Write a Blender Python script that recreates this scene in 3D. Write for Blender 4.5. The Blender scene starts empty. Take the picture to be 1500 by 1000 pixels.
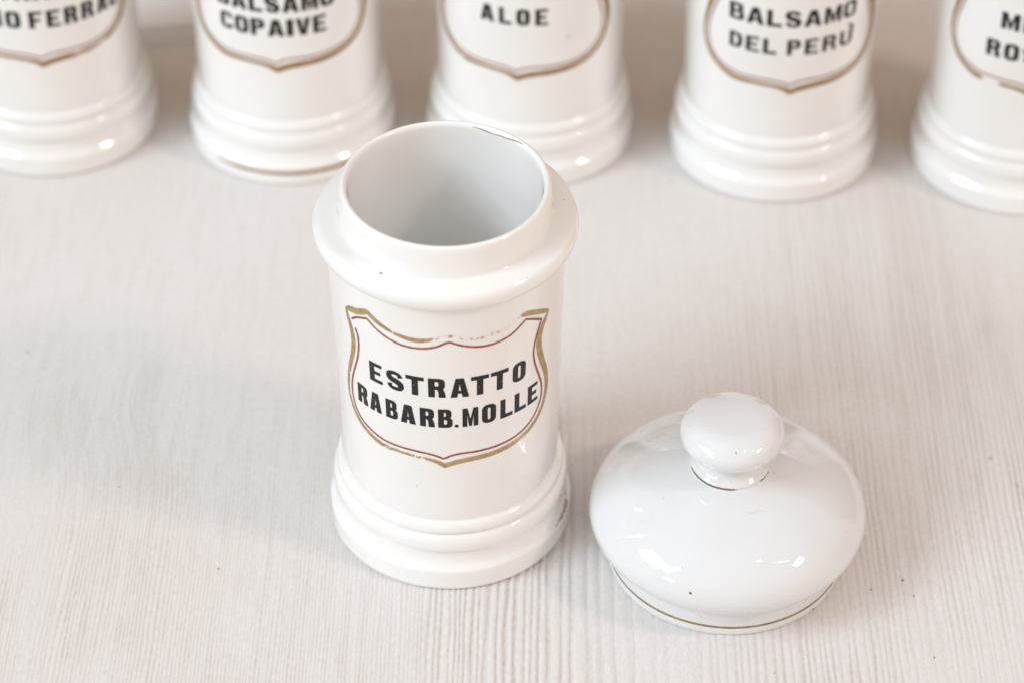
import bpy, math, random
import numpy as np
from mathutils import Vector, Matrix

# ------------------------------------------------------------------ camera / world / light
S = 0.01                      # everything is measured in centimetres and built in metres
sc = bpy.context.scene
col = sc.collection
rad = math.radians
TH, ROLL = rad(40.5924), rad(0.032)
CAM = Vector((1.6798, -57.5986, 55.3026))

fw = Vector((0, math.cos(TH), -math.sin(TH)))
up = Vector((0, math.sin(TH), math.cos(TH)))
rt = Vector((1, 0, 0))
rt2 = rt * math.cos(ROLL) + up * math.sin(ROLL)
up2 = up * math.cos(ROLL) - rt * math.sin(ROLL)
cd = bpy.data.cameras.new('camera')
cam = bpy.data.objects.new('camera', cd)
col.objects.link(cam)
M = Matrix(((rt2.x, up2.x, -fw.x, CAM.x * S), (rt2.y, up2.y, -fw.y, CAM.y * S), (rt2.z, up2.z, -fw.z, CAM.z * S), (0, 0, 0, 1)))
cam.matrix_world = M
cd.sensor_fit = 'HORIZONTAL'
cd.sensor_width = 36.0
cd.lens = 4218.7 * 36 / 1500
cd.clip_start = 0.02
cd.clip_end = 20
cd.dof.use_dof = True
cd.dof.focus_distance = 0.742
cd.dof.aperture_fstop = 9.3
cd.dof.aperture_blades = 9
sc.camera = cam

world = bpy.data.worlds.new('World')
sc.world = world
world.use_nodes = True
bg = world.node_tree.nodes['Background']
# the room: warm dim walls, pale ceiling
_wt = world.node_tree
_tc = _wt.nodes.new('ShaderNodeTexCoord')
_sp = _wt.nodes.new('ShaderNodeSeparateXYZ')
_rp = _wt.nodes.new('ShaderNodeValToRGB')
_wt.links.new(_tc.outputs['Generated'], _sp.inputs[0])
_wt.links.new(_sp.outputs['Z'], _rp.inputs[0])
_wt.links.new(_rp.outputs[0], bg.inputs['Color'])
_rp.color_ramp.elements[0].position = 0.05
_rp.color_ramp.elements[0].color = (0.515, 0.398, 0.305, 1)
_rp.color_ramp.elements[1].position = 0.85
_rp.color_ramp.elements[1].color = (0.455, 0.445, 0.44, 1)
bg.inputs['Strength'].default_value = 1.50

sc.view_settings.view_transform = 'Standard'
sc.view_settings.look = 'None'
sc.view_settings.exposure = 0.0
sc.view_settings.gamma = 1.0
sc.cycles.max_bounces = 20
sc.cycles.diffuse_bounces = 14
sc.cycles.glossy_bounces = 6


def area(name, az, el, dist, w, h, power, color, spin=0, target=(5, 0, 2)):
    """a window pane: azimuth counted from -Y towards +X, elevation above the table"""
    a, e = rad(az), rad(el)
    d = Vector((math.sin(a) * math.cos(e), -math.cos(a) * math.cos(e), math.sin(e)))
    l = bpy.data.lights.new(name, 'AREA')
    l.shape = 'RECTANGLE'
    l.size, l.size_y = w, h
    l.energy = power
    l.color = color
    o = bpy.data.objects.new(name, l)
    col.objects.link(o)
    o.location = Vector(target) * S + d * dist
    q = d.to_track_quat('Z', 'Y')
    o.rotation_euler = (q @ Matrix.Rotation(rad(spin), 3, 'Z').to_quaternion()).to_euler()
    return o


COOL = (0.72, 0.89, 1.0)
WARM = (1.0, 0.83, 0.76)
# left window: three panes with mullions between them
area('window_light', -69, 37, 2.6, 0.90, 0.72, 32.5, COOL, -18)
area('window_light', -51, 40, 2.6, 0.16, 0.72, 6.0, COOL, -18)
area('window_light', -46, 19, 2.6, 0.30, 0.26, 3.6, COOL, -18)
# right window: one smaller bright pane
area('window_light', 68, 42, 2.4, 0.36, 0.22, 11.5, WARM, 10)
# string of small warm bulbs beside it
for az, el in ((44, 65), (47, 64), (56, 57), (60, 54.5), (62, 53), (65, 50.5), (86, 16)):
    a, e = rad(az), rad(el)
    l = bpy.data.lights.new('string_bulb', 'POINT')
    l.energy = 0.16
    l.color = (1, 0.85, 0.62)
    l.shadow_soft_size = 0.011
    o = bpy.data.objects.new('string_bulb', l)
    col.objects.link(o)
    o.location = (0.07 + 1.5 * math.sin(a) * math.cos(e), -0.04 - 1.5 * math.cos(a) * math.cos(e), 0.02 + 1.5 * math.sin(e))


# ------------------------------------------------------------------ helpers
def empty(name, loc=(0, 0, 0), rz=0.0):
    o = bpy.data.objects.new(name, None)
    o.empty_display_size = 0.02
    col.objects.link(o)
    o.location = Vector(loc) * S
    o.rotation_euler = (0, 0, rz)
    return o


def tag(o, label, cat, group=None):
    o['label'] = label
    o['category'] = cat
    if group:
        o['group'] = group
    return o


def mesh(name, verts, faces, mat, parent=None, smooth=True, attrs=None):
    me = bpy.data.meshes.new(name)
    v = np.asarray(verts, dtype=np.float64) * S
    me.from_pydata([tuple(p) for p in v], [], [tuple(int(i) for i in f) for f in faces])
    me.materials.append(mat)
    if smooth:
        me.polygons.foreach_set('use_smooth', [True] * len(me.polygons))
    for k, a in (attrs or {}).items():
        at = me.attributes.new(k, 'FLOAT', 'POINT')
        at.data.foreach_set('value', np.asarray(a, dtype=np.float32))
    me.update()
    o = bpy.data.objects.new(name, me)
    col.objects.link(o)
    if parent:
        o.parent = parent
    return o


def catmull(pts, n=6, closed=False):
    pts = [np.array(p, float) for p in pts]
    out = []
    N = len(pts)
    for i in range(N - 1):
        p0 = pts[i - 1] if i > 0 else 2 * pts[0] - pts[1]
        p1, p2 = pts[i], pts[i + 1]
        p3 = pts[i + 2] if i + 2 < N else 2 * pts[-1] - pts[-2]
        # centripetal
        def tj(t, a, b):
            return t + max(np.linalg.norm((b - a)[:2]), 1e-5) ** 0.5
        t0 = 0.0; t1 = tj(t0, p0, p1); t2 = tj(t1, p1, p2); t3 = tj(t2, p2, p3)
        for k in range(n):
            t = t1 + (t2 - t1) * k / n
            A1 = (t1 - t) / (t1 - t0) * p0 + (t - t0) / (t1 - t0) * p1
            A2 = (t2 - t) / (t2 - t1) * p1 + (t - t1) / (t2 - t1) * p2
            A3 = (t3 - t) / (t3 - t2) * p2 + (t - t2) / (t3 - t2) * p3
            B1 = (t2 - t) / (t2 - t0) * A1 + (t - t0) / (t2 - t0) * A2
            B2 = (t3 - t) / (t3 - t1) * A2 + (t - t1) / (t3 - t1) * A3
            out.append((t2 - t) / (t2 - t1) * B1 + (t - t1) / (t2 - t1) * B2)
    out.append(pts[-1])
    return np.array(out)


# ------------------------------------------------------------------ node helpers
class NT:
    def __init__(s, name):
        s.m = bpy.data.materials.new(name)
        s.m.use_nodes = True
        s.t = s.m.node_tree
        s.b = s.t.nodes['Principled BSDF']

    def n(s, typ, **kw):
        nd = s.t.nodes.new(typ)
        for k, v in kw.items():
            if k.startswith('i_'):
                nd.inputs[k[2:].replace('_', ' ')].default_value = v
            else:
                setattr(nd, k, v)
        return nd

    def l(s, a, b):
        s.t.links.new(a, b)

    def math(s, op, a, b=None, clamp=False):
        nd = s.n('ShaderNodeMath', operation=op)
        nd.use_clamp = clamp
        for i, x in enumerate((a, b)):
            if x is None:
                continue
            if isinstance(x, (int, float)):
                nd.inputs[i].default_value = x
            else:
                s.l(x, nd.inputs[i])
        return nd.outputs[0]

    def ramp(s, fac, stops):
        nd = s.n('ShaderNodeValToRGB')
        cr = nd.color_ramp
        while len(cr.elements) < len(stops):
            cr.elements.new(0.5)
        for e, (p, c) in zip(cr.elements, stops):
            e.position = p
            e.color = c if len(c) == 4 else (*c, 1)
        s.l(fac, nd.inputs[0])
        return nd.outputs[0]

    def noise(s, vec, scale, detail=3, rough=0.5, dist=0.0):
        nd = s.n('ShaderNodeTexNoise')
        nd.inputs['Scale'].default_value = scale
        nd.inputs['Detail'].default_value = detail
        nd.inputs['Roughness'].default_value = rough
        nd.inputs['Distortion'].default_value = dist
        s.l(vec, nd.inputs['Vector'])
        return nd.outputs['Fac']

    def mix(s, fac, a, b, blend='MIX'):
        nd = s.n('ShaderNodeMix', data_type='RGBA', blend_type=blend)
        for i, x in ((0, fac), (6, a), (7, b)):
            if isinstance(x, (int, float)):
                nd.inputs[i].default_value = x
            elif isinstance(x, tuple):
                nd.inputs[i].default_value = x if len(x) == 4 else (*x, 1)
            else:
                s.l(x, nd.inputs[i])
        return nd.outputs[2]


def mat_porcelain(name, tint=(0.905, 0.903, 0.895), seed=0.0):
    m = NT(name)
    tc = m.n('ShaderNodeTexCoord')
    mp = m.n('ShaderNodeMapping')
    mp.inputs['Location'].default_value = (seed, seed * 0.7, seed * 1.3)
    m.l(tc.outputs['Object'], mp.inputs[0])
    v = mp.outputs[0]
    # faint cloudiness of the glaze and pin-point iron specks
    cloud = m.noise(v, 38, 4, 0.6)
    c0 = m.mix(m.ramp(cloud, [(0.35, (0, 0, 0)), (0.7, (1, 1, 1))]), tint, tuple(x * y for x, y in zip(tint, (0.965, 0.955, 0.945))))
    vor = m.n('ShaderNodeTexVoronoi', feature='F1')
    vor.inputs['Scale'].default_value = 150
    m.l(v, vor.inputs['Vector'])
    sep = m.n('ShaderNodeSeparateColor')
    m.l(vor.outputs['Color'], sep.inputs[0])
    rare = m.math('GREATER_THAN', sep.outputs[0], 0.955)
    size = m.math('MULTIPLY', sep.outputs[1], 0.10)
    dot = m.math('LESS_THAN', vor.outputs['Distance'], size)
    spk = m.math('MULTIPLY', m.math('MULTIPLY', rare, dot), 0.55)
    c1 = m.mix(spk, c0, (0.30, 0.26, 0.22))
    m.l(c1, m.b.inputs['Base Color'])
    fine = m.noise(v, 420, 2, 0.5)
    m.l(m.ramp(fine, [(0.3, (0.035,) * 3), (0.8, (0.07,) * 3)]), m.b.inputs['Roughness'])
    m.b.inputs['Specular IOR Level'].default_value = 0.5
    m.b.inputs['IOR'].default_value = 1.5
    m.b.inputs['Coat Weight'].default_value = 0.9
    m.b.inputs['Coat Roughness'].default_value = 0.02
    b1 = m.n('ShaderNodeBump')
    b1.inputs['Strength'].default_value = 0.17
    b1.inputs['Distance'].default_value = 0.0006
    m.l(m.noise(v, 95, 2, 0.5), b1.inputs['Height'])
    b2 = m.n('ShaderNodeBump')
    b2.inputs['Strength'].default_value = 0.05
    b2.inputs['Distance'].default_value = 0.00012
    m.l(m.noise(v, 900, 2, 0.6), b2.inputs['Height'])
    m.l(b1.outputs[0], b2.inputs['Normal'])
    m.l(b2.outputs[0], m.b.inputs['Normal'])
    m.l(b1.outputs[0], m.b.inputs['Coat Normal'])
    return m.m


def mat_print(name, color, rough=0.3, metallic=0.0, scale=260, worn=1.0, base=0.0, dark=None):
    """print or gilding worn away by the attribute 'wear' (0 = whole, 1 = gone)"""
    m = NT(name)
    tc = m.n('ShaderNodeTexCoord')
    at = m.n('ShaderNodeAttribute', attribute_name='wear')
    v = tc.outputs['Object']
    n1 = m.noise(v, scale, 5, 0.72)
    n2 = m.noise(v, scale * 4, 2, 0.6)
    h = m.math('ADD', m.math('MULTIPLY', n1, 0.75), m.math('MULTIPLY', n2, 0.25))
    # remap noise to roughly 0..1
    h = m.math('MULTIPLY', m.math('SUBTRACT', h, 0.30), 2.5, True)
    w = m.math('MULTIPLY', at.outputs['Fac'], worn)
    if base:
        w = m.math('ADD', w, base)
    al = m.math('MULTIPLY', m.math('ADD', m.math('SUBTRACT', h, w), 0.03), 16.0, True)
    al = m.math('MAXIMUM', al, m.math('LESS_THAN', w, 0.001))
    if base:
        m.b.inputs['Specular IOR Level'].default_value = 0.3
    al = m.math('MULTIPLY', al, m.math('LESS_THAN', at.outputs['Fac'], 0.985))
    m.l(al, m.b.inputs['Alpha'])
    d = dark or tuple(x * 0.62 for x in color)
    m.l(m.mix(m.ramp(n1, [(0.35, (0, 0, 0)), (0.65, (1, 1, 1))]), d, color), m.b.inputs['Base Color'])
    m.b.inputs['Roughness'].default_value = rough
    m.b.inputs['Metallic'].default_value = metallic
    bp = m.n('ShaderNodeBump')
    bp.inputs['Strength'].default_value = 0.15
    bp.inputs['Distance'].default_value = 0.0002
    m.l(n2, bp.inputs['Height'])
    m.l(bp.outputs[0], m.b.inputs['Normal'])
    return m.m


def mat_table():
    m = NT('whitewashed_wood')
    tc = m.n('ShaderNodeTexCoord')
    v = tc.outputs['Object']
    at = m.n('ShaderNodeAttribute', attribute_name='groove')
    mp = m.n('ShaderNodeMapping')
    mp.inputs['Scale'].default_value = (1.0, 0.11, 1.0)
    m.l(v, mp.inputs[0])
    vs = mp.outputs[0]
    fibre = m.noise(vs, 1500, 4, 0.65)
    fibre2 = m.noise(vs, 420, 4, 0.6, 0.4)
    cloud = m.noise(v, 9, 3, 0.5)
    base = m.mix(m.ramp(cloud, [(0.35, (0, 0, 0)), (0.68, (1, 1, 1))]), (0.735, 0.698, 0.675), (0.757, 0.733, 0.720))
    g = m.math('ADD', at.outputs['Fac'], m.math('MULTIPLY', m.math('SUBTRACT', fibre2, 0.5), 0.7), True)
    c = m.mix(m.math('MULTIPLY', g, 0.85), base, (0.50, 0.425, 0.375))
    pore = m.ramp(fibre, [(0.30, (1, 1, 1)), (0.40, (0, 0, 0))])
    pk = m.math('MULTIPLY', pore, m.ramp(m.noise(v, 60, 2, 0.5), [(0.45, (0, 0, 0)), (0.75, (1, 1, 1))]))
    c = m.mix(m.math('MULTIPLY', pk, 0.35), c, (0.45, 0.41, 0.37))
    # mottled thin paint: blotches of a few tenths of a millimetre, slightly pink or slightly blue
    mp2 = m.n('ShaderNodeMapping')
    mp2.inputs['Scale'].default_value = (1.0, 0.45, 1.0)
    m.l(v, mp2.inputs[0])
    mt1 = m.noise(mp2.outputs[0], 1150, 3, 0.7)
    c = m.mix(0.5, c, m.ramp(mt1, [(0.30, (0.37, 0.355, 0.345)), (0.70, (0.63, 0.635, 0.64))]), 'OVERLAY')
    mt2 = m.noise(v, 520, 2, 0.6)
    c = m.mix(0.35, c, m.ramp(mt2, [(0.35, (0.525, 0.495, 0.49)), (0.65, (0.49, 0.50, 0.51))]), 'OVERLAY')
    # pin-prick dark specks
    vor = m.n('ShaderNodeTexVoronoi', feature='F1')
    vor.inputs['Scale'].default_value = 120
    m.l(v, vor.inputs['Vector'])
    sep = m.n('ShaderNodeSeparateColor')
    m.l(vor.outputs['Color'], sep.inputs[0])
    dot = m.math('LESS_THAN', vor.outputs['Distance'], m.math('MULTIPLY', sep.outputs[1], 0.10))
    spk = m.math('MULTIPLY', dot, m.math('GREATER_THAN', sep.outputs[0], 0.965))
    c = m.mix(m.math('MULTIPLY', spk, 0.6), c, (0.28, 0.23, 0.19))
    m.l(c, m.b.inputs['Base Color'])
    m.b.inputs['Roughness'].default_value = 0.62
    m.b.inputs['Specular IOR Level'].default_value = 0.35
    bp = m.n('ShaderNodeBump')
    bp.inputs['Strength'].default_value = 0.55
    bp.inputs['Distance'].default_value = 0.00022
    hh = m.math('ADD', m.math('MULTIPLY', fibre, 0.6), m.math('MULTIPLY', m.noise(v, 1300, 3, 0.6), 0.4))
    m.l(hh, bp.inputs['Height'])
    m.l(bp.outputs[0], m.b.inputs['Normal'])
    return m.m


def mat_plain(name, color, rough=0.5, scale=60, amt=0.08, alpha=None):
    m = NT(name)
    tc = m.n('ShaderNodeTexCoord')
    n1 = m.noise(tc.outputs['Object'], scale, 4, 0.6)
    m.l(m.mix(n1, tuple(max(0, x * (1 - amt)) for x in color), tuple(x * (1 + amt) for x in color)), m.b.inputs['Base Color'])
    m.b.inputs['Roughness'].default_value = rough
    if alpha is not None:
        m.b.inputs['Alpha'].default_value = alpha
    return m.m


M_JAR = mat_porcelain('glazed_porcelain')
M_JARW = mat_porcelain('glazed_porcelain_warm', (0.87, 0.86, 0.845), 3.0)
M_LID = mat_porcelain('glazed_porcelain_lid', (0.785, 0.80, 0.82), 7.0)
M_GOLD = mat_print('worn_gilding', (0.62, 0.45, 0.22), 0.28, 0.6, 520, 1.0)
M_GOLDB = mat_print('bronze_gilding', (0.40, 0.215, 0.065), 0.34, 0.15, 450, 1.0)
M_RED = mat_print('red_enamel_line', (0.42, 0.085, 0.045), 0.25, 0.0, 300, 0.0)
M_REDB = mat_print('pale_red_line', (0.42, 0.17, 0.13), 0.25, 0.0, 300, 0.0)
M_INK = mat_print('black_enamel', (0.014, 0.0135, 0.016), 0.35, 0.0, 700, 0.0, 0.10, (0.022, 0.019, 0.019))
M_SPECK = mat_plain('iron_speck', (0.10, 0.075, 0.055), 0.5)
M_SPECKT = mat_plain('tan_speck', (0.42, 0.30, 0.17), 0.5)
M_DENT = mat_plain('greyed_dent', (0.52, 0.47, 0.41), 0.6)
M_CRACK = mat_plain('stained_crack', (0.42, 0.30, 0.22), 0.5)
M_DIRT = mat_print('settled_grime', (0.22, 0.17, 0.10), 0.6, 0.0, 500, 1.0)
M_STAIN = mat_print('rust_stain', (0.52, 0.41, 0.32), 0.5, 0.0, 180, 1.0)
M_TABLE = mat_table()
M_BOX = mat_plain('white_painted_board', (0.90, 0.89, 0.895), 0.5, 60, 0.02)

# ------------------------------------------------------------------ turned profiles (r, z) in cm
FOOT = [(2.2, 0.06), (3.08, 0.05), (3.17, 0.0), (3.25, 0.022), (3.295, 0.08), (3.305, 0.30), (3.305, 0.60), (3.298, 0.67), (3.275, 0.715), (3.23, 0.765),
        (3.17, 0.84), (3.125, 0.95), (3.10, 1.08), (3.09, 1.20), (3.09, 1.265), (3.10, 1.285),
        (3.15, 1.305), (3.18, 1.35), (3.19, 1.45), (3.185, 1.57), (3.16, 1.69), (3.11, 1.78), (3.05, 1.825), (3.015, 1.838), (3.01, 1.85),
        (3.04, 1.862), (3.07, 1.90), (3.08, 1.98), (3.065, 2.08), (3.03, 2.155), (2.975, 2.205), (2.94, 2.228), (2.928, 2.25), (2.925, 2.28)]
BODY = [(2.925, 2.28), (2.93, 2.45), (2.93, 3.2), (2.94, 4.2), (2.97, 5.4), (2.995, 6.5), (3.03, 7.6), (3.06, 8.5), (3.085, 9.15), (3.10, 9.50), (3.105, 9.62)]
RIM = [(3.105, 9.62), (3.12, 9.64), (3.20, 9.675), (3.31, 9.76), (3.38, 9.88), (3.40, 10.02), (3.375, 10.14), (3.31, 10.225), (3.22, 10.265), (3.05, 10.285),
       (2.86, 10.30), (2.775, 10.325), (2.745, 10.37), (2.73, 10.45), (2.715, 10.70), (2.70, 10.95), (2.685, 11.09), (2.66, 11.175), (2.60, 11.212), (2.54, 11.195),
       (2.50, 11.13), (2.485, 11.0), (2.48, 10.7), (2.48, 10.2), (2.49, 9.3), (2.51, 8.0), (2.53, 6.0), (2.53, 2.5), (2.48, 1.4), (2.1, 0.95), (1.3, 0.85), (0.0, 0.83)]


def prof_dense(pts, n=5):
    return catmull(pts, n)


P_FOOT, P_BODY, P_RIM = prof_dense(FOOT), prof_dense(BODY), prof_dense(RIM)


def wob(a, z, seed):
    return 0.006 * math.sin(2 * a + seed) + 0.003 * math.sin(3 * a + 1.7 * seed + 0.5 * z) + 0.0022 * math.sin(5 * a + 0.9 * z + seed * 2.3) + 0.0015 * math.sin(9 * a - 2.1 * z + seed)


def body_r(z):
    return float(np.interp(z, P_BODY[:, 1], P_BODY[:, 0]))


def lathe(name, prof, mat, parent, seed=0.0, N=160, wobble=True):
    v, f = [], []
    k = len(prof)
    for i, (r, z) in enumerate(prof):
        for j in range(N):
            a = 2 * math.pi * j / N
            rr = r + (wob(a, z, seed) * min(1.0, r / 1.5) if wobble else 0)
            v.append((rr * math.sin(a), -rr * math.cos(a), z))
    for i in range(k - 1):
        for j in range(N):
            j2 = (j + 1) % N
            f.append((i * N + j, i * N + j2, (i + 1) * N + j2, (i + 1) * N + j))
    return mesh(name, v, f, mat, parent)


def on_body(s, z, seed, off, rot=0.0):
    """flat label coordinates (arc length s in cm from the label's middle, height z) -> point on the jar"""
    a = s / 2.97 + rot
    r = body_r(z) + wob(a, z, seed) + off
    return (r * math.sin(a), -r * math.cos(a), z)


def ribbon(name, strokes, mat, parent, seed, rot, off, dz=0.0):
    """strokes: lists of (s, z, width, wear)"""
    V, F, W = [], [], []
    for q, st in enumerate(strokes):
        c = catmull(st, 7)
        n = len(c)
        t = np.gradient(c[:, :2], axis=0)
        t /= np.linalg.norm(t, axis=1)[:, None] + 1e-9
        nr = np.c_[-t[:, 1], t[:, 0]]
        rnd = random.Random(q * 7 + int(seed * 10))
        for i in range(n):
            b = len(V)
            jl, jr = rnd.uniform(-1, 1) * 0.004, rnd.uniform(-1, 1) * 0.004
            w = c[i, 2] * 0.5
            for k, u in enumerate((-1.0, -0.8, 0.0, 0.8, 1.0)):
                ww = w + (jl if u < 0 else jr) * (1 if w > 0.03 else 0.2)
                s_, z_ = c[i, 0] + nr[i, 0] * ww * u, c[i, 1] + nr[i, 1] * ww * u
                V.append(on_body(s_, z_ + dz, seed, off + q * 0.0006, rot))
                we = min(0.98, max(0.0, c[i, 3]))
                if c[i, 3] > 0.02:
                    we = min(0.98, we + 0.18 * (abs(u) > 0.9))
                W.append(we)
            if i:
                for k in range(4):
                    F.append((b - 5 + k, b - 5 + k + 1, b + k + 1, b + k))
    return mesh(name, V, F, mat, parent, True, {'wear': W})


# ------------------------------------------------------------------ lettering: grotesque capitals drawn as outlines with counters
def rr_rect(x0, y0, x1, y1, rx, ry, n=4, corners=(1, 1, 1, 1)):
    """corner order: bl, br, tr, tl"""
    P = []
    for (cx, cy, a0, on, px, py) in ((x0 + rx, y0 + ry, 180, corners[0], x0, y0), (x1 - rx, y0 + ry, 270, corners[1], x1, y0),
                                     (x1 - rx, y1 - ry, 0, corners[2], x1, y1), (x0 + rx, y1 - ry, 90, corners[3], x0, y1)):
        if on:
            for k in range(n + 1):
                a = rad(a0 + 90 * k / n)
                P.append((cx + rx * math.cos(a), cy + ry * math.sin(a)))
        else:
            P.append((px, py))
    return P


def thick(pts, ws):
    c = catmull(pts, 6)
    w = np.interp(np.linspace(0, 1, len(c)), np.linspace(0, 1, len(ws)), ws) * 0.5
    t = np.gradient(c, axis=0)
    t /= np.linalg.norm(t, axis=1)[:, None]
    nr = np.c_[-t[:, 1], t[:, 0]]
    L = c + nr * w[:, None]
    R = c - nr * w[:, None]
    return [tuple(p) for p in L] + [tuple(p) for p in R[::-1]]


def glyph(ch, w, H, bold=1.0):
    """list of loops (outer + counters) inside 0..w by 0..H, in cm"""
    s = 0.150 * bold * (H / 0.65)
    s = min(s, w * 0.40)
    h = 0.100 * bold * (H / 0.65)
    if ch == 'E':
        m = H * 0.5
        return [[(0, 0), (w, 0), (w, h), (s, h), (s, m - h / 2), (w * .84, m - h / 2), (w * .84, m + h / 2), (s, m + h / 2), (s, H - h), (w * .97, H - h), (w * .97, H), (0, H)]]
    if ch == 'F':
        m = H * 0.48
        return [[(0, 0), (s, 0), (s, m - h / 2), (w * .84, m - h / 2), (w * .84, m + h / 2), (s, m + h / 2), (s, H - h), (w, H - h), (w, H), (0, H)]]
    if ch == 'L':
        return [[(0, 0), (w, 0), (w, h * 1.1), (s, h * 1.1), (s, H), (0, H)]]
    if ch == 'I':
        return [[(0, 0), (w, 0), (w, H), (0, H)]]
    if ch == 'T':
        a = (w - s) / 2
        return [[(a, 0), (a + s, 0), (a + s, H - h * 1.15), (w, H - h * 1.15), (w, H), (0, H), (0, H - h * 1.15), (a, H - h * 1.15)]]
    if ch == 'O':
        r1 = min(w * .42, .17); r2 = min((w - 2 * s) * .42, .09)
        return [rr_rect(0, 0, w, H, r1, .15), rr_rect(s, h, w - s, H - h, r2, .08)]
    if ch == 'D':
        r1 = min(w * .5, .2); r2 = min((w - 2 * s) * .7, .12)
        return [rr_rect(0, 0, w, H, r1, .18, 4, (0, 1, 1, 0)), rr_rect(s, h, w - s, H - h, r2, .12, 4, (0, 1, 1, 0))]
    if ch == 'B':
        m = H * .51
        out = [(0, 0)] + rr_rect(0, 0, w, m + .02, .12, .11, 4, (0, 1, 1, 0))[1:-1] + rr_rect(0, m - .02, w * .93, H, .12, .11, 4, (0, 1, 1, 0))[1:-1] + [(0, H)]
        # outline: lower bowl goes up to the waist, upper bowl starts from it
        lo = [p for p in rr_rect(0, 0, w, m + .02, .12, .11, 4, (0, 1, 1, 0))[1:-1] if True]
        hi = [p for p in rr_rect(0, m - .02, w * .93, H, .12, .11, 4, (0, 1, 1, 0))[1:-1]]
        lo = [p for p in lo if p[1] < m]
        hi = [p for p in hi if p[1] > m]
        out = [(0, 0)] + lo + [(w * .90, m)] + hi + [(0, H)]
        return [out, rr_rect(s, h, w - s * .95, m - h / 2, .035, .045, 3, (0, 1, 1, 0)), rr_rect(s, m + h / 2, w * .93 - s * .95, H - h, .035, .045, 3, (0, 1, 1, 0))]
    if ch in ('P', 'R'):
        m = H * .42
        bowl = rr_rect(0, m, w * .96, H, .13, .12, 4, (0, 1, 1, 0))[1:-1]
        cnt = rr_rect(s, m + h, w * .96 - s * .95, H - h, .04, .05, 3, (0, 1, 1, 0))
        if ch == 'P':
            return [[(0, 0), (s, 0), (s, m)] + bowl + [(0, H)], cnt]
        leg = [(w - s * 1.05, 0), (w, 0), (w * .99, .08), (w * .955, m * .62), (w * .86, m * 1.02)]
        bw = [p for p in bowl if p[1] > m + .03]
        return [[(0, 0), (s, 0), (s, m)] + [(w - s * 1.35, m), (w - s * 1.12, m * .8)] + leg + bw + [(0, H)], cnt]
    if ch == 'A':
        t = s * 1.02
        a = s * .62
        def xl(y):  # inner left edge
            y1 = H - h * 1.7
            return t + (w / 2 - t) * y / y1
        b = H * .20
        hb = h * .9
        return [[(0, 0), (t, 0), (xl(b), b), (w - xl(b), b), (w - t, 0), (w, 0), (w / 2 + a, H), (w / 2 - a, H)],
                [(xl(b + hb), b + hb), (w - xl(b + hb), b + hb), (w / 2, H - h * 1.7)]]
    if ch == 'V':
        t = s * 1.02
        a = s * .55
        return [[(w / 2 - a, 0), (w / 2 + a, 0), (w, H), (w - t, H), (w / 2, h * 1.7), (t, H), (0, H)]]
    if ch == 'M':
        t = min(s * .95, w * .3)
        return [[(0, 0), (t, 0), (t * .98, H * .62), (w * .5 - .035, 0.01), (w * .5 + .035, 0.01), (w - t * .98, H * .62), (w - t, 0), (w, 0), (w, H), (w - t * 1.05, H), (w / 2, H * .42), (t * 1.05, H), (0, H)]]
    if ch in ('U', 'accent'):
        lo = rr_rect(0, 0, w, H, w * .45, .16, 4, (1, 1, 0, 0))
        li = rr_rect(s, h, w - s, H, (w - 2 * s) * .45, .09, 4, (1, 1, 0, 0))
        L = [lo[:-1] + [(w - s, H)] + li[:-2][::-1] + [(s, H), (0, H)]]
        if ch == 'accent':
            return [thick([(w * .60, H * 1.32), (w * .82, H * 1.22), (w * .97, H * 1.06), (w * 1.03, H * .92)], [h * .7, h * 1.1, h * 1.1, h * .7])]
        return L
    if ch == 'C':
        c = s * .5
        return [thick([(w - c, H * .68), (w - c * 1.1, H * .80), (w * .70, H - h * .6), (w * .5, H - h * .5), (w * .30, H - h * .6), (c * 1.1, H * .78), (c, H * .5), (c * 1.1, H * .22), (w * .30, h * .6), (w * .5, h * .5), (w * .70, h * .6), (w - c * 1.1, H * .20), (w - c, H * .32)], [s * .95, s, h, h, s, s, s, h, h, s, s * .95])]
    if ch == 'S':
        c = s * .5
        return [thick([(w - c * 1.15, H * .70), (w - c * 1.6, H * .84), (w * .52, H - h * .55), (w * .22, H * .86), (c * 1.0, H * .72), (w * .26, H * .58), (w * .55, H * .49), (w - c * 1.3, H * .38), (w - c, H * .26), (w * .76, H * .12), (w * .46, h * .55), (c * 1.5, H * .15), (c * 1.05, H * .31)],
                       [s * .85, h, h * 1.1, s, s * 1.05, s * 1.1, s, h * 1.1, h, s * .85])]
    if ch == '.':
        return [[(w / 2 + w / 2 * math.cos(rad(k * 36)), w / 2 + w / 2 * math.sin(rad(k * 36))) for k in range(10)]]
    return []


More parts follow.
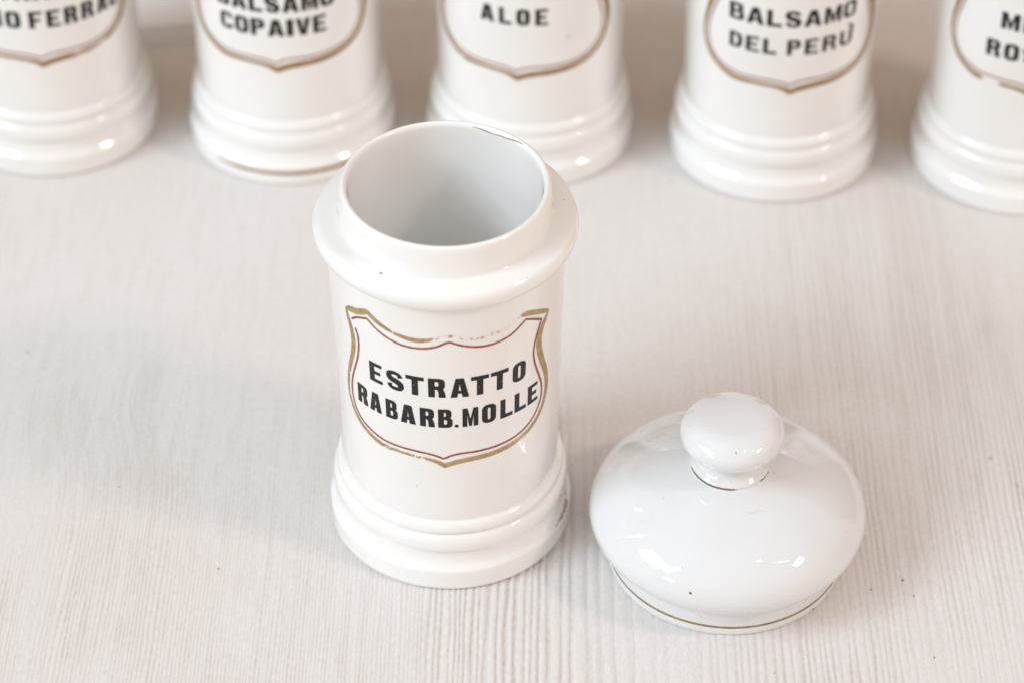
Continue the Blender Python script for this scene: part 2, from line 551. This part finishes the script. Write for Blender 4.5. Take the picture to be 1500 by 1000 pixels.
def flat_mesh(loops_list):
    """fill all glyph loops with a 2D curve, return verts, faces in the plane"""
    cu = bpy.data.curves.new('tmp', 'CURVE')
    cu.dimensions = '2D'
    cu.fill_mode = 'BOTH'
    for loop in loops_list:
        sp = cu.splines.new('POLY')
        sp.points.add(len(loop) - 1)
        for p, (x, y) in zip(sp.points, loop):
            p.co = (x, y, 0, 1)
        sp.use_cyclic_u = True
    o = bpy.data.objects.new('tmp', cu)
    me = bpy.data.meshes.new_from_object(o)
    import bmesh
    bm = bmesh.new()
    bm.from_mesh(me)
    xs = [v.co.x for v in bm.verts]
    zs = [v.co.y for v in bm.verts]
    if xs:
        x = math.floor(min(xs) / 0.06) * 0.06 + 0.013
        while x < max(xs):
            bmesh.ops.bisect_plane(bm, geom=bm.verts[:] + bm.edges[:] + bm.faces[:], plane_co=(x, 0, 0), plane_no=(1, 0, 0), dist=1e-6)
            x += 0.06
        y = min(zs) + 0.1
        while y < max(zs):
            bmesh.ops.bisect_plane(bm, geom=bm.verts[:] + bm.edges[:] + bm.faces[:], plane_co=(0, y, 0), plane_no=(0, 1, 0), dist=1e-6)
            y += 0.2
    bm.verts.index_update()
    V = [(v.co.x, v.co.y) for v in bm.verts]
    F = [[v.index for v in f.verts] for f in bm.faces]
    bm.free()
    bpy.data.objects.remove(o)
    bpy.data.curves.remove(cu)
    bpy.data.meshes.remove(me)
    return V, F


def round_loop(loop, r=0.014):
    """blunt every corner a little, the way enamel print does"""
    out = []
    n = len(loop)
    for i in range(n):
        p0, p, p2 = (np.array(loop[i - 1]), np.array(loop[i]), np.array(loop[(i + 1) % n]))
        d0, d2 = p0 - p, p2 - p
        l0, l2 = np.linalg.norm(d0), np.linalg.norm(d2)
        if l0 < 0.035 or l2 < 0.035:
            out.append(tuple(p)); continue
        cosang = float(d0 @ d2 / (l0 * l2))
        if cosang < -0.92:
            out.append(tuple(p)); continue
        a, b = p + d0 / l0 * r, p + d2 / l2 * r
        out += [tuple(a), tuple((a + b) / 2 * 0.5 + p * 0.5), tuple(b)]
    return out


def lettering(parent, glyphs, z0, H, seed, rot, dz=0.0, bold=1.0):
    """glyphs: (char, angle_left, angle_right) in degrees on the jar"""
    V, F = [], []
    for gi, (ch, a0, a1) in enumerate(glyphs):
        s0, s1 = rad(a0) * 2.97, rad(a1) * 2.97
        loops = glyph(ch, s1 - s0, H, bold)
        v, f = flat_mesh([round_loop(l) for l in loops])
        b = len(V)
        for x, y in v:
            V.append(on_body(s0 + x, z0 + y + dz, seed, 0.0065, rot))
        F += [[b + i for i in ff] for ff in f]
    return mesh('lettering', V, F, M_INK, parent, True, {'wear': [0.0] * len(V)})


# the shield border, measured on the front jar: (degrees, height)
def D(*p):
    return [(rad(a) * 2.97, z, w, wr) for a, z, w, wr in p]


def red_strokes(w):
    return [D((-51.2, 8.34, w, 0), (-47, 8.53, w, 0), (-40.2, 8.71, w, 0)),
            D((-40.2, 8.73, w, 0), (-37.5, 8.63, w, 0), (-33.9, 8.5, w, 0), (-26.65, 8.34, w, 0), (-19.74, 8.27, w, 0), (-13.1, 8.27, w, 0), (-7.6, 8.32, w, 0), (-3.0, 8.41, w, 0), (-0.2, 8.50, w, 0), (2.2, 8.54, w, 0), (5.0, 8.48, w, 0),
              (9.5, 8.38, w, 0), (15, 8.30, w, 0), (20.66, 8.27, w, 0), (26.5, 8.29, w, 0), (32.7, 8.38, w, 0), (37.6, 8.53, w, 0), (41.6, 8.67, w, 0)),
            D((41.2, 8.66, w, 0), (46.5, 8.50, w, 0), (52.9, 8.27, w, 0)),
            D((52.2, 8.26, w, 0), (50, 7.98, w, 0), (47.9, 7.6, w, 0), (47.5, 7.27, w, 0), (48.9, 6.90, w, 0), (52, 6.43, w, 0), (54.7, 5.98, w, 0), (54.6, 5.56, w, 0), (51.3, 5.2, w, 0), (45, 4.92, w, 0), (37.4, 4.77, w, 0), (28.3, 4.70, w, 0), (17.9, 4.67, w, 0), (8.1, 4.66, w, 0), (3.4, 4.62, w, 0), (-1.73, 4.49, w, 0)),
            D((-1.73, 4.49, w, 0), (-5.4, 4.58, w, 0), (-10.2, 4.64, w, 0), (-17.1, 4.67, w, 0), (-25.4, 4.68, w, 0), (-34.4, 4.71, w, 0), (-41.9, 4.82, w, 0), (-49.4, 5.02, w, 0), (-53.9, 5.32, w, 0), (-55.6, 5.72, w, 0), (-54.8, 6.16, w, 0), (-51.9, 6.63, w, 0), (-48.6, 7.13, w, 0), (-47.1, 7.56, w, 0), (-47.2, 7.9, w, 0), (-48.7, 8.13, w, 0))]


def gold_strokes(k=1.0, wear=None):
    w = wear or (lambda a, z: 0.0)
    def G(*p):
        return D(*[(a, z, ww * k, w(a, z) if wr is None else wr) for a, z, ww, wr in p])
    N = None
    return [G((-55.5, 8.53, .05, N), (-52.5, 8.63, .17, N), (-46, 8.76, .19, N), (-39.6, 8.96, .17, N)),
            G((-40.0, 8.97, .15, N), (-34.6, 8.80, .14, N), (-28.3, 8.66, .12, N), (-25.5, 8.61, .10, N), (-20.5, 8.56, .12, N), (-16.7, 8.53, .14, N), (-11.1, 8.54, .13, N), (-5.6, 8.63, .10, N), (-1, 8.72, .10, N), (3, 8.74, .10, N), (6.9, 8.67, .10, N), (11, 8.60, .10, N), (15, 8.56, .10, N), (20, 8.57, .12, N), (23.5, 8.60, .12, N), (29.5, 8.65, .12, N), (35.8, 8.78, .12, N), (40.3, 8.88, .12, N)),
            G((40.4, 8.86, .16, N), (45, 8.76, .16, N), (50, 8.62, .15, N), (56.5, 8.43, .11, N), (58.4, 8.37, .05, N)),
            G((58.3, 8.40, .04, N), (56.5, 8.25, .12, N), (53.8, 8.05, .17, N), (51.8, 7.80, .19, N), (51.4, 7.42, .21, N), (54.3, 6.85, .20, N), (58.3, 6.27, .18, N), (59.6, 5.81, .16, N), (57.8, 5.36, .14, N), (53.6, 5.00, .14, N), (46.5, 4.73, .14, N), (37.5, 4.57, .15, N), (28.3, 4.49, .16, N), (19.9, 4.45, .16, N), (11.9, 4.42, .16, N), (4.2, 4.35, .16, N), (-2.0, 4.22, .15, N)),
            G((-0.9, 4.23, .15, N), (-5.4, 4.37, .12, N), (-11.2, 4.45, .10, N), (-19.2, 4.49, .10, N), (-27.7, 4.50, .12, N), (-35.8, 4.52, .14, N), (-43.4, 4.65, .13, N), (-51.3, 4.89, .12, N), (-56.6, 5.22, .10, N), (-58.9, 5.58, .09, N), (-58.9, 5.98, .10, N), (-56.2, 6.55, .13, N), (-51.9, 7.26, .16, N), (-51.1, 7.68, .17, N), (-52.4, 8.05, .14, N), (-54.6, 8.36, .12, N), (-55.6, 8.60, .04, N))]


def speck(parent, P, nrm, r, mat, flat=0.25):
    """small raised iron spot lying on the glaze"""
    nrm = Vector(nrm).normalized()
    t = nrm.orthogonal().normalized()
    b = nrm.cross(t)
    rnd = random.Random(int(abs(P[0] * 1000 + P[2] * 77)))
    V = [Vector(P) + nrm * (r * flat)]
    n = 10
    for rg, hh in ((0.6, 0.7), (1.0, 0.0)):
        for k in range(n):
            a = 2 * math.pi * k / n
            q = r * rg * rnd.uniform(0.8, 1.15)
            V.append(Vector(P) + t * (q * math.cos(a)) + b * (q * math.sin(a)) + nrm * (r * flat * hh - (0.003 if rg == 1 else 0)))
    F = [(0, 1 + k, 1 + (k + 1) % n) for k in range(n)]
    F += [(1 + k, 1 + n + k, 1 + n + (k + 1) % n, 1 + (k + 1) % n) for k in range(n)]
    return mesh('glaze_speck', V, F, mat, parent)


def prof_point(prof, deg, t, seed, off=0.0):
    """point and normal on a lathe at profile index t (float)"""
    i = max(0, min(len(prof) - 2, int(t)))
    u = t - i
    r, z = prof[i] * (1 - u) + prof[i + 1] * u
    a = rad(deg)
    d = prof[i + 1] - prof[i]
    n = np.array([d[1], -d[0]])
    n /= np.linalg.norm(n) + 1e-9
    rr = r + wob(a, z, seed) + off * n[0]
    zz = z + off * n[1]
    P = (rr * math.sin(a), -rr * math.cos(a), zz)
    N = (n[0] * math.sin(a), -n[0] * math.cos(a), n[1])
    return P, N


def find_t(prof, z, lo=0, hi=None):
    """profile index where height z is first reached"""
    hi = hi or len(prof) - 1
    for i in range(lo, hi):
        a, b = prof[i, 1], prof[i + 1, 1]
        if (a - z) * (b - z) <= 0 and a != b:
            return i + (z - a) / (b - a)
    return lo


def find_tr(prof, r, lo=0, hi=None):
    hi = hi or len(prof) - 1
    for i in range(lo, hi):
        a, b = prof[i, 0], prof[i + 1, 0]
        if (a - r) * (b - r) <= 0 and a != b:
            return i + (r - a) / (b - a)
    return lo


def line_on(name, parent, prof, pts, width, mat, seed, wear=None, off=0.005, sub=4):
    """thin painted or cracked line on a turned surface; pts = (deg, profile index, relative width)"""
    c = catmull(pts, sub)
    V, F, W = [], [], []
    for i in range(len(c)):
        w = width * 0.5 * max(0.05, c[i, 2])
        P, N = prof_point(prof, c[i, 0], c[i, 1], seed, off)
        c2 = c[min(i + 1, len(c) - 1)]
        c1 = c[max(i - 1, 0)]
        P1, _ = prof_point(prof, c1[0], c1[1], seed, off)
        P2, _ = prof_point(prof, c2[0], c2[1], seed, off)
        tt = (Vector(P2) - Vector(P1)).normalized()
        sd = Vector(N).cross(tt).normalized()
        b = len(V)
        for u, lift in ((-1, -0.0035), (0, 0.0), (1, -0.0035)):
            V.append(Vector(P) + sd * w * u + Vector(N) * lift)
            W.append(wear(c[i, 0], u) if wear else 0.0)
        if i:
            F += [(b - 3, b - 2, b + 1, b), (b - 2, b - 1, b + 2, b + 1)]
    return mesh(name, V, F, mat, parent, True, {'wear': W})


# ------------------------------------------------------------------ table top with brushed grain, built as relief
def snoise(x, seed, f, octaves=3):
    x = np.asarray(x, float) * f
    out = np.zeros_like(x)
    amp, tot = 1.0, 0.0
    for o in range(octaves):
        r = np.random.RandomState(seed + o * 101)
        tab = r.uniform(-1, 1, 4096)
        i = np.floor(x).astype(int)
        u = x - i
        u = u * u * (3 - 2 * u)
        out += amp * (tab[i % 4096] * (1 - u) + tab[(i + 1) % 4096] * u)
        tot += amp
        amp *= 0.5
        x = x * 2.03 + 17.3
    return out / tot


def snoise2(x, y, seed, fx, fy):
    x = np.asarray(x, float) * fx + 500.0
    y = np.asarray(y, float) * fy + 500.0
    r = np.random.RandomState(seed)
    tab = r.uniform(-1, 1, (257, 257))
    i, j = np.floor(x).astype(int), np.floor(y).astype(int)
    u, v = x - i, y - j
    u = u * u * (3 - 2 * u)
    v = v * v * (3 - 2 * v)
    t = lambda a, b: tab[a % 257, b % 257]
    return (t(i, j) * (1 - u) + t(i + 1, j) * u) * (1 - v) + (t(i, j + 1) * (1 - u) + t(i + 1, j + 1) * u) * v


def build_table():
    xf = np.arange(-17.0, 20.5, 0.0215)
    xs = np.concatenate([np.linspace(-60, -17.1, 300), xf, np.linspace(20.6, 70, 340)])
    ys = np.concatenate([np.linspace(-40, -8.2, 50), np.arange(-8, 27, 0.24), np.linspace(27.2, 45, 40)])
    X, Y = np.meshgrid(xs, ys)
    # pitch of the growth rings across the board (cm) and how deep the brushing is
    kx = [-60, -12, -9, -6, -3.0, -1.2, 0, 1.5, 3.0, 4.2, 5.2, 6.5, 8, 10, 12, 15, 20, 70]
    kp = [.14, .13, .115, .10, .10, .12, .16, .22, .32, .42, .40, .26, .20, .19, .20, .17, .15, .15]
    kd = [1.9, 1.9, 1.8, 1.0, .8, .9, 1.0, 1.05, .95, .75, .25, .35, .8, 1.0, 1.1, 1.1, 1.0, 1.0]
    xx = np.linspace(-60, 70, 26001)
    ph = np.cumsum(1.0 / np.interp(xx, kx, kp)) * (xx[1] - xx[0])
    # gentle wander of the grain along its length, with a cathedral bend on the left
    wx = X + 0.16 * snoise2(X, Y, 5, 0.10, 0.07) + 0.05 * snoise2(X, Y, 6, 0.5, 0.16) + 0.016 * snoise2(X, Y, 8, 2.2, 0.6)
    bend = np.exp(-((Y - 4.6) / 2.6) ** 2) * np.exp(-((X + 9.5) / 3.2) ** 2)
    wx = wx + 0.75 * bend
    wx = wx - 0.020 * (Y - 0) * np.exp(-((X + 11) / 6) ** 2)
    p = np.interp(wx, xx, ph)
    p = 3 + p + 0.55 * snoise2(X, Y, 41, 1.6, 0.02) + 0.30 * snoise2(X, Y, 42, 4.5, 0.05) + 0.10 * snoise2(X, Y, 43, 5.0, 0.9)
    ring = np.floor(p).astype(int)
    jit = np.random.RandomState(3).uniform(0.55, 1.25, 6000)
    r01 = p - np.floor(p)
    # soft rounded crest, narrower groove
    h = 0.5 + 0.5 * np.cos(2 * np.pi * (r01 - 0.5))
    h = h ** 0.75
    amp = jit[ring % 6000] * np.interp(X, kx, kd)
    patch = 0.60 + 0.62 * snoise2(X, Y, 21, 0.22, 0.09) + 0.30 * snoise2(X, Y, 22, 0.9, 0.25)
    # the far left half is sanded smoother
    far = np.clip((Y - 3.0) / 9.0, 0, 1)
    patch = patch * (1 - 0.55 * far * np.clip((7 - X) / 6, 0, 1)) * (1 - 0.3 * far)
    amp = amp * np.clip(patch, 0.10, 1.35)
    pitch = np.interp(X, kx, kp)
    Z = 0.12 * pitch * amp * (h - 1) + 0.0020 * snoise2(X, Y, 31, 14.0, 1.3) + 0.0014 * snoise2(X, Y, 32, 32.0, 2.6)
    Z = np.minimum(Z - 0.002, -0.0008)
    # the coarse outer parts stay flat
    Z = np.where((X < -17.05) | (X > 20.55) | (Y < -8.1) | (Y > 27.1), -0.006, Z)
    G = np.clip((1 - h) * amp * 0.75 - 0.10, 0, 1)
    G = np.where((X < -17.05) | (X > 20.55) | (Y < -8.1) | (Y > 27.1), 0.15, G)
    ny, nx = X.shape
    V = np.stack([X, Y, Z], -1).reshape(-1, 3) * S
    idx = np.arange(ny * nx).reshape(ny, nx)
    q = np.stack([idx[:-1, :-1], idx[:-1, 1:], idx[1:, 1:], idx[1:, :-1]], -1).reshape(-1, 4)
    me = bpy.data.meshes.new('tabletop')
    me.vertices.add(len(V))
    me.vertices.foreach_set('co', V.astype(np.float32).ravel())
    me.loops.add(q.size)
    me.loops.foreach_set('vertex_index', q.astype(np.int32).ravel())
    me.polygons.add(len(q))
    me.polygons.foreach_set('loop_start', np.arange(0, q.size, 4, dtype=np.int32))
    me.polygons.foreach_set('use_smooth', np.ones(len(q), dtype=bool))
    me.update(calc_edges=True)
    at = me.attributes.new('groove', 'FLOAT', 'POINT')
    at.data.foreach_set('value', G.astype(np.float32).ravel())
    me.materials.append(M_TABLE)
    o = bpy.data.objects.new('tabletop', me)
    col.objects.link(o)
    o['kind'] = 'structure'
    return o


table = build_table()


# ------------------------------------------------------------------ jars
def make_jar(name, loc, seed, mat, rot, dz, lines, gold, red, wear, gk=1.0, rw=0.062):
    root = empty(name, loc)
    lathe('foot', P_FOOT, mat, root, seed)
    lathe('body', P_BODY, mat, root, seed)
    lathe('rim', P_RIM, mat, root, seed)
    ribbon('gold_border', gold_strokes(gk, wear), gold, root, seed, rot, 0.006, dz)
    ribbon('red_border', red_strokes(rw), red, root, seed, rot, 0.007, dz)
    for gl, z0, H, bold in lines:
        lettering(root, gl, z0, H, seed, 0.0, 0.0, bold)
    return root


def spread(text, a0, a1, widths=None, gap=1.4):
    """lay a word evenly between two angles"""
    wd = {'I': .45, 'M': 1.15, 'A': 1.1, 'L': .92, ' ': .55, 'E': .95, 'F': .92, 'Ù': 1.0, '.': .3}
    ws = [wd.get(c, 1.0) for c in text]
    n = len(text)
    k = ((a1 - a0) - gap * (n - 1)) / sum(ws)
    out, a = [], a0
    for c, w in zip(text, ws):
        if c != ' ':
            out.append((c, a, a + w * k))
        a += w * k + gap
    return out


def wear_front(a, z):
    if z > 8.3:                       # along the top of the shield
        if -27.5 < a < -22.5: return 0.36
        if -22.5 <= a < -7: return 0.18
        if -7 <= a < -4: return 0.55
        if -4 <= a < 36: return 0.64 if not (21 < a < 26) else 0.45
        if 36 <= a < 40: return 0.6
        return 0.03
    if z < 4.75 and a < -1.5:         # lower left
        if -28 < a < -8: return 0.42
        if -36 < a <= -28: return 0.22
        return 0.08
    if -62 < a < -54 and 5.1 < z < 7.0:
        return 0.26
    if z < 4.6 and 3 < a < 9: return 0.20
    return 0.05


ROW1 = [('E', -40.5, -32.6), ('S', -30.3, -20.7), ('T', -19.7, -10.5), ('R', -8.5, -0.0), ('A', 2.3, 11.4), ('T', 12.3, 21.3), ('T', 22.3, 31.8), ('O', 34.3, 42.3)]
ROW2 = [('R', -50.4, -43.0), ('A', -41.6, -34.1), ('B', -31.5, -24.8), ('A', -23.2, -15.3), ('R', -13.1, -5.7), ('B', -4.0, 3.1), ('.', 4.0, 6.1), ('M', 8.0, 15.9), ('O', 17.8, 25.2), ('L', 27.6, 34.6), ('L', 35.8, 43.1), ('E', 44.3, 51.6)]

front = make_jar('pharmacy_jar', (0, 0, 0), 0.4, M_JAR, 0.0, 0.0, [(ROW1, 6.65, 0.65, 1.12), (ROW2, 5.60, 0.64, 1.12)], M_GOLD, M_RED, wear_front)
tag(front, 'open white porcelain jar in the foreground, lettered ESTRATTO RABARB. MOLLE inside a worn gold shield', 'jar')

BACKROT = {1: 5.8 + 1.7, 2: -2.9 + 1.7, 3: -8.8 + 1.7, 4: 1.5 + 1.7, 5: -6.5 + 1.7}
GRP = 'lettered white jars in the back row'
j1 = make_jar('pharmacy_jar', (-13.078, 18.152, 0), 1.3, M_JARW, rad(BACKROT[1]), -0.15,
              [([('M', -26.5, -15.0), ('O', -12.6, -3.6), ('F', 1.3, 9.2), ('E', 11.6, 19.8), ('R', 22.0, 30.4), ('R', 32.6, 41.0), ('A', 43.0, 51.4), ('L', 53.0, 59.6)], 5.46, 0.62, 1.2),
               (spread('ESTRATTO', -37, 47), 6.50, 0.62, 1.2)],
              M_GOLDB, M_REDB, lambda a, z: 0.5 if (z < 5 and (a < -20 or 12 < a < 40)) else 0.05, 1.25, 0.06)
tag(j1, 'white porcelain jar cut by the left edge, its label ending in FERRAL', 'jar', GRP)
j2 = make_jar('pharmacy_jar', (-5.391, 17.738, 0), 2.1, M_JAR, rad(BACKROT[2]), -0.04,
              [(spread('COPAIVE', -37, 28.5), 5.46, 0.62, 1.2), (spread('BALSAMO', -38, 34), 6.34, 0.62, 1.2)],
              M_GOLDB, M_REDB, lambda a, z: 0.12 if (a < -20) else 0.02, 1.25, 0.06)
tag(j2, 'white porcelain jar lettered BALSAMO COPAIVE with a brown worn line round its foot', 'jar', GRP)
j3 = make_jar('pharmacy_jar', (2.245, 17.565, 0), 3.7, M_JAR, rad(BACKROT[3]), -0.24,
              [(spread('ALOE', -30.5, 10.0, gap=3.0), 5.98, 0.60, 1.2)],
              M_GOLDB, M_REDB, lambda a, z: 0.22 if (a < -25) else 0.03, 1.2, 0.06)
tag(j3, 'white porcelain jar lettered ALOE, partly hidden by the open jar', 'jar', GRP)
j4 = make_jar('pharmacy_jar', (10.015, 16.839, 0), 5.2, M_JAR, rad(BACKROT[4]), -0.22,
              [([('D', -36.4, -28.0), ('E', -25.8, -17.6), ('L', -15.4, -7.4), ('P', -1.4, 6.8), ('E', 9.0, 17.4), ('R', 19.8, 28.8), ('U', 31.2, 40.5), ('accent', 31.2, 40.5)], 5.40, 0.56, 1.15),
               (spread('BALSAMO', -37.2, 41.5, gap=1.6), 6.42, 0.60, 1.15)],
              M_GOLDB, M_REDB, lambda a, z: 0.06, 1.2, 0.06)
tag(j4, 'white porcelain jar lettered BALSAMO DEL PERÙ', 'jar', GRP)
j5 = make_jar('pharmacy_jar', (17.688, 16.190, 0), 6.6, M_JAR, rad(BACKROT[5]), 0.10,
              [(spread('ROSATO', -36.5, 28, gap=2.2), 5.53, 0.60, 1.2), (spread('MIELE', -29.2, 21, gap=2.2), 6.62, 0.60, 1.2)],
              M_GOLDB, M_REDB, lambda a, z: (0.9 if -33 < a < -27 else 0.25) if (z < 4.8 and a < -10) else 0.05, 1.2, 0.06)
tag(j5, 'white porcelain jar cut by the right edge, its label beginning with M and ROS', 'jar', GRP)

# brown worn gilding low on the foot of the second jar
t0 = find_t(P_FOOT, 0.50, 12)
line_on('gold_line', j2, P_FOOT, [(-42, t0, .3), (-30, t0, .9), (-10, t0, 1), (15, t0, 1.1), (40, t0, 1.1), (60, t0, .9), (75, t0, .4)], 0.13, M_GOLDB, 2.1, lambda a, u: 0.10 if a > -15 else 0.3, 0.006, 16)

# ------------------------------------------------------------------ lid
LX, LY = 7.463, -1.737
L_RIM = [(2.5, 0.05), (3.05, 0.03), (3.16, 0.0), (3.205, 0.03), (3.22, 0.10), (3.215, 0.22), (3.205, 0.27), (3.20, 0.34), (3.205, 0.55), (3.21, 0.74), (3.225, 0.80)]
L_DOME = [(3.225, 0.80), (3.235, 0.83), (3.30, 0.90), (3.42, 1.00), (3.57, 1.15), (3.68, 1.33), (3.72, 1.52), (3.69, 1.74), (3.58, 1.98), (3.38, 2.22), (3.08, 2.46), (2.70, 2.68), (2.25, 2.87), (1.80, 3.02), (1.40, 3.13), (1.12, 3.20), (1.055, 3.225)]
L_KNOB = [(1.055, 3.225), (1.05, 3.25), (1.03, 3.285), (0.97, 3.34), (0.90, 3.40), (0.85, 3.50), (0.85, 3.60), (0.89, 3.66), (0.945, 3.69), (0.965, 3.73), (0.95, 3.775), (0.945, 3.80), (0.98, 3.84), (1.08, 3.90), (1.22, 4.00), (1.335, 4.14), (1.38, 4.30), (1.355, 4.45), (1.26, 4.60), (1.12, 4.71), (0.98, 4.775), (0.80, 4.815), (0.5, 4.84), (0.2, 4.85), (0.0, 4.85)]
PL_RIM, PL_DOME, PL_KNOB = prof_dense(L_RIM), prof_dense(L_DOME), prof_dense(L_KNOB)
lid = empty('jar_lid', (LX, LY, 0))
tag(lid, 'white porcelain lid with a round knob lying on the table beside the open jar', 'lid')
lathe('lid_rim', PL_RIM, M_LID, lid, 8.1)
lathe('dome', PL_DOME, M_LID, lid, 8.1, 192)
lathe('knob', PL_KNOB, M_LID, lid, 8.1)
tg = find_t(PL_RIM, 0.285, 20)
line_on('gold_line', lid, PL_RIM, [(a, tg, 1.0) for a in range(-180, 181, 6)], 0.10, mat_print('gold_lid_line', (0.40, 0.27, 0.115), 0.35, 0.3, 300, 1.0), 8.1, lambda a, u: 0.03, 0.004)
# grime settled in the joint under the knob
tk = find_t(PL_KNOB, 3.245)
def kw(a, u):
    if -78 < a < 4: return 0.08
    if 45 < a < 72: return 0.45
    if 4 <= a <= 45: return 0.80
    return 0.75
line_on('grime_line', lid, PL_KNOB, [(a, tk, (1.0 if -72 < a < -2 else 0.8)) for a in range(-180, 181, 4)], 0.055, M_DIRT, 8.1, kw, 0.006)

for prof, deg, t, r, mt in ((PL_DOME, -18.5, 37.2, .042, M_SPECK), (PL_DOME, -24.5, 46.2, .02, M_SPECK), (PL_DOME, 72, 73.2, .02, M_SPECK), (PL_DOME, 63, 44.8, .014, M_SPECK), (PL_DOME, -60, 62, .013, M_SPECK),
                            (PL_RIM, -14.5, 40.8, .022, M_SPECKT), (PL_RIM, 44, 17.5, .05, M_SPECK), (PL_KNOB, 0.5, 92.8, .03, M_SPECKT), (PL_KNOB, -2, 18.2, .013, M_SPECK), (PL_KNOB, -82, 93.8, .014, M_SPECK), (PL_KNOB, -168, 102.6, .016, M_SPECK)):
    P_, N_ = prof_point(prof, deg, t, 8.1)
    speck(lid, P_, N_, r, mt)
for prof, deg, t, r, mt in ((P_RIM, -32, 47.6, .05, M_SPECKT), (P_RIM, 99, 45, .025, M_SPECKT), (P_RIM, -132, 89.2, .022, M_SPECKT), (P_RIM, -146, 126.4, .014, M_SPECK), (P_FOOT, -4.5, 124, .022, M_SPECK), (P_BODY, -16, 11, .016, M_SPECK), (P_BODY, -13, 14, .011, M_SPECK), (P_RIM, 103.5, 90.6, .014, M_SPECKT)):
    P_, N_ = prof_point(prof, deg, t, 0.4)
    speck(front, P_, N_, r, mt)
P_, N_ = prof_point(P_BODY, 22.5, 20, 3.7)
speck(j3, P_, N_, 0.10, mat_plain('faint_stain', (0.74, 0.66, 0.57), 0.3), 0.03)
# stained glaze crack inside the mouth and a hairline on its outer edge
line_on('crack', front, P_RIM, [(165, 99.0, .3), (160, 99.6, .8), (156, 100.8, 1), (151, 101.6, .7), (146, 100.6, .8), (141.5, 100.2, .9), (136, 97.5, 1.0), (132, 95.6, .7), (129, 95.0, .2)], 0.038, M_CRACK, 0.4)
line_on('crack', front, P_RIM, [(150, 77.5, .2), (144, 77.0, .8), (139, 77.8, .5), (134, 76.6, .7), (129, 77.2, .2)], 0.035, M_CRACK, 0.4)
# rust stain above the foot on the right
line_on('rust_stain', front, P_FOOT, [(84, 50, .2), (79, 45.5, 1.0), (75, 43.5, .9), (71, 42.0, .8), (66, 41.2, .6), (61, 40.2, .2)], 0.14, M_STAIN, 0.4, lambda a, u: 0.25 + 0.25 * abs(u), 0.006)
# scuffs of grey on the dome below the knob
line_on('scuff', lid, PL_DOME, [(10, 66.0, .2), (16, 65.2, 1), (22, 65.4, .8), (30, 64.8, .2)], 0.05, mat_print('grey_scuff', (0.66, 0.67, 0.68), 0.3, 0.0, 700, 1.0), 8.1, lambda a, u: 0.52, 0.002)

# ------------------------------------------------------------------ pale object behind the two left jars
import bmesh
def box(name, parent, cx, cy, cz, sx, sy, sz, mat, bev=0.12):
    bm = bmesh.new()
    bmesh.ops.create_cube(bm, size=1)
    for v in bm.verts:
        v.co = Vector((v.co.x * sx + cx, v.co.y * sy + cy, v.co.z * sz + cz)) * S
    bmesh.ops.bevel(bm, geom=bm.edges[:], offset=bev * S, segments=3, affect='EDGES')
    me = bpy.data.meshes.new(name)
    bm.to_mesh(me)
    bm.free()
    me.materials.append(mat)
    for pl in me.polygons:
        pl.use_smooth = False
    o = bpy.data.objects.new(name, me)
    col.objects.link(o)
    o.parent = parent
    return o

bx = empty('white_tray', (-9.9, 22.3, 0), rad(9))
tag(bx, 'plain white tray lying out of focus behind the two leftmost jars', 'tray')
box('tray_base', bx, -1.5, 3.1, 0.20, 9.8, 6.4, 0.44, M_BOX, 0.03)
box('tray_top', bx, -1.5, 3.15, 0.56, 9.6, 6.3, 0.28, M_BOX, 0.05)

# ------------------------------------------------------------------ unseen brown backdrop behind the row, added to darken the gaps between jars
wl = box('added_wall', None, 5, 34, 22, 160, 2, 60, mat_plain('added_wall_brown', (0.38, 0.26, 0.155), 0.6, 12, 0.15), 0.1)
wl['kind'] = 'structure'

# small dark flecks and dents of the table top
for x, y, r in ((-6.25, -2.48, .035), (-9.26, 0.73, .035), (-12.56, 6.44, .07), (12.21, -2.9, .045), (11.31, -3.26, .028), (12.44, -3.49, .028), (15.15, 1.93, .07), (15.77, 0.81, .065), (12.74, -5.73, .025), (8.51, -6.29, .02)):
    speck(table, (x, y, -0.004), (0, 0, 1), r, M_SPECK if r < .06 else M_DENT, 0.12).name = 'wood_fleck'
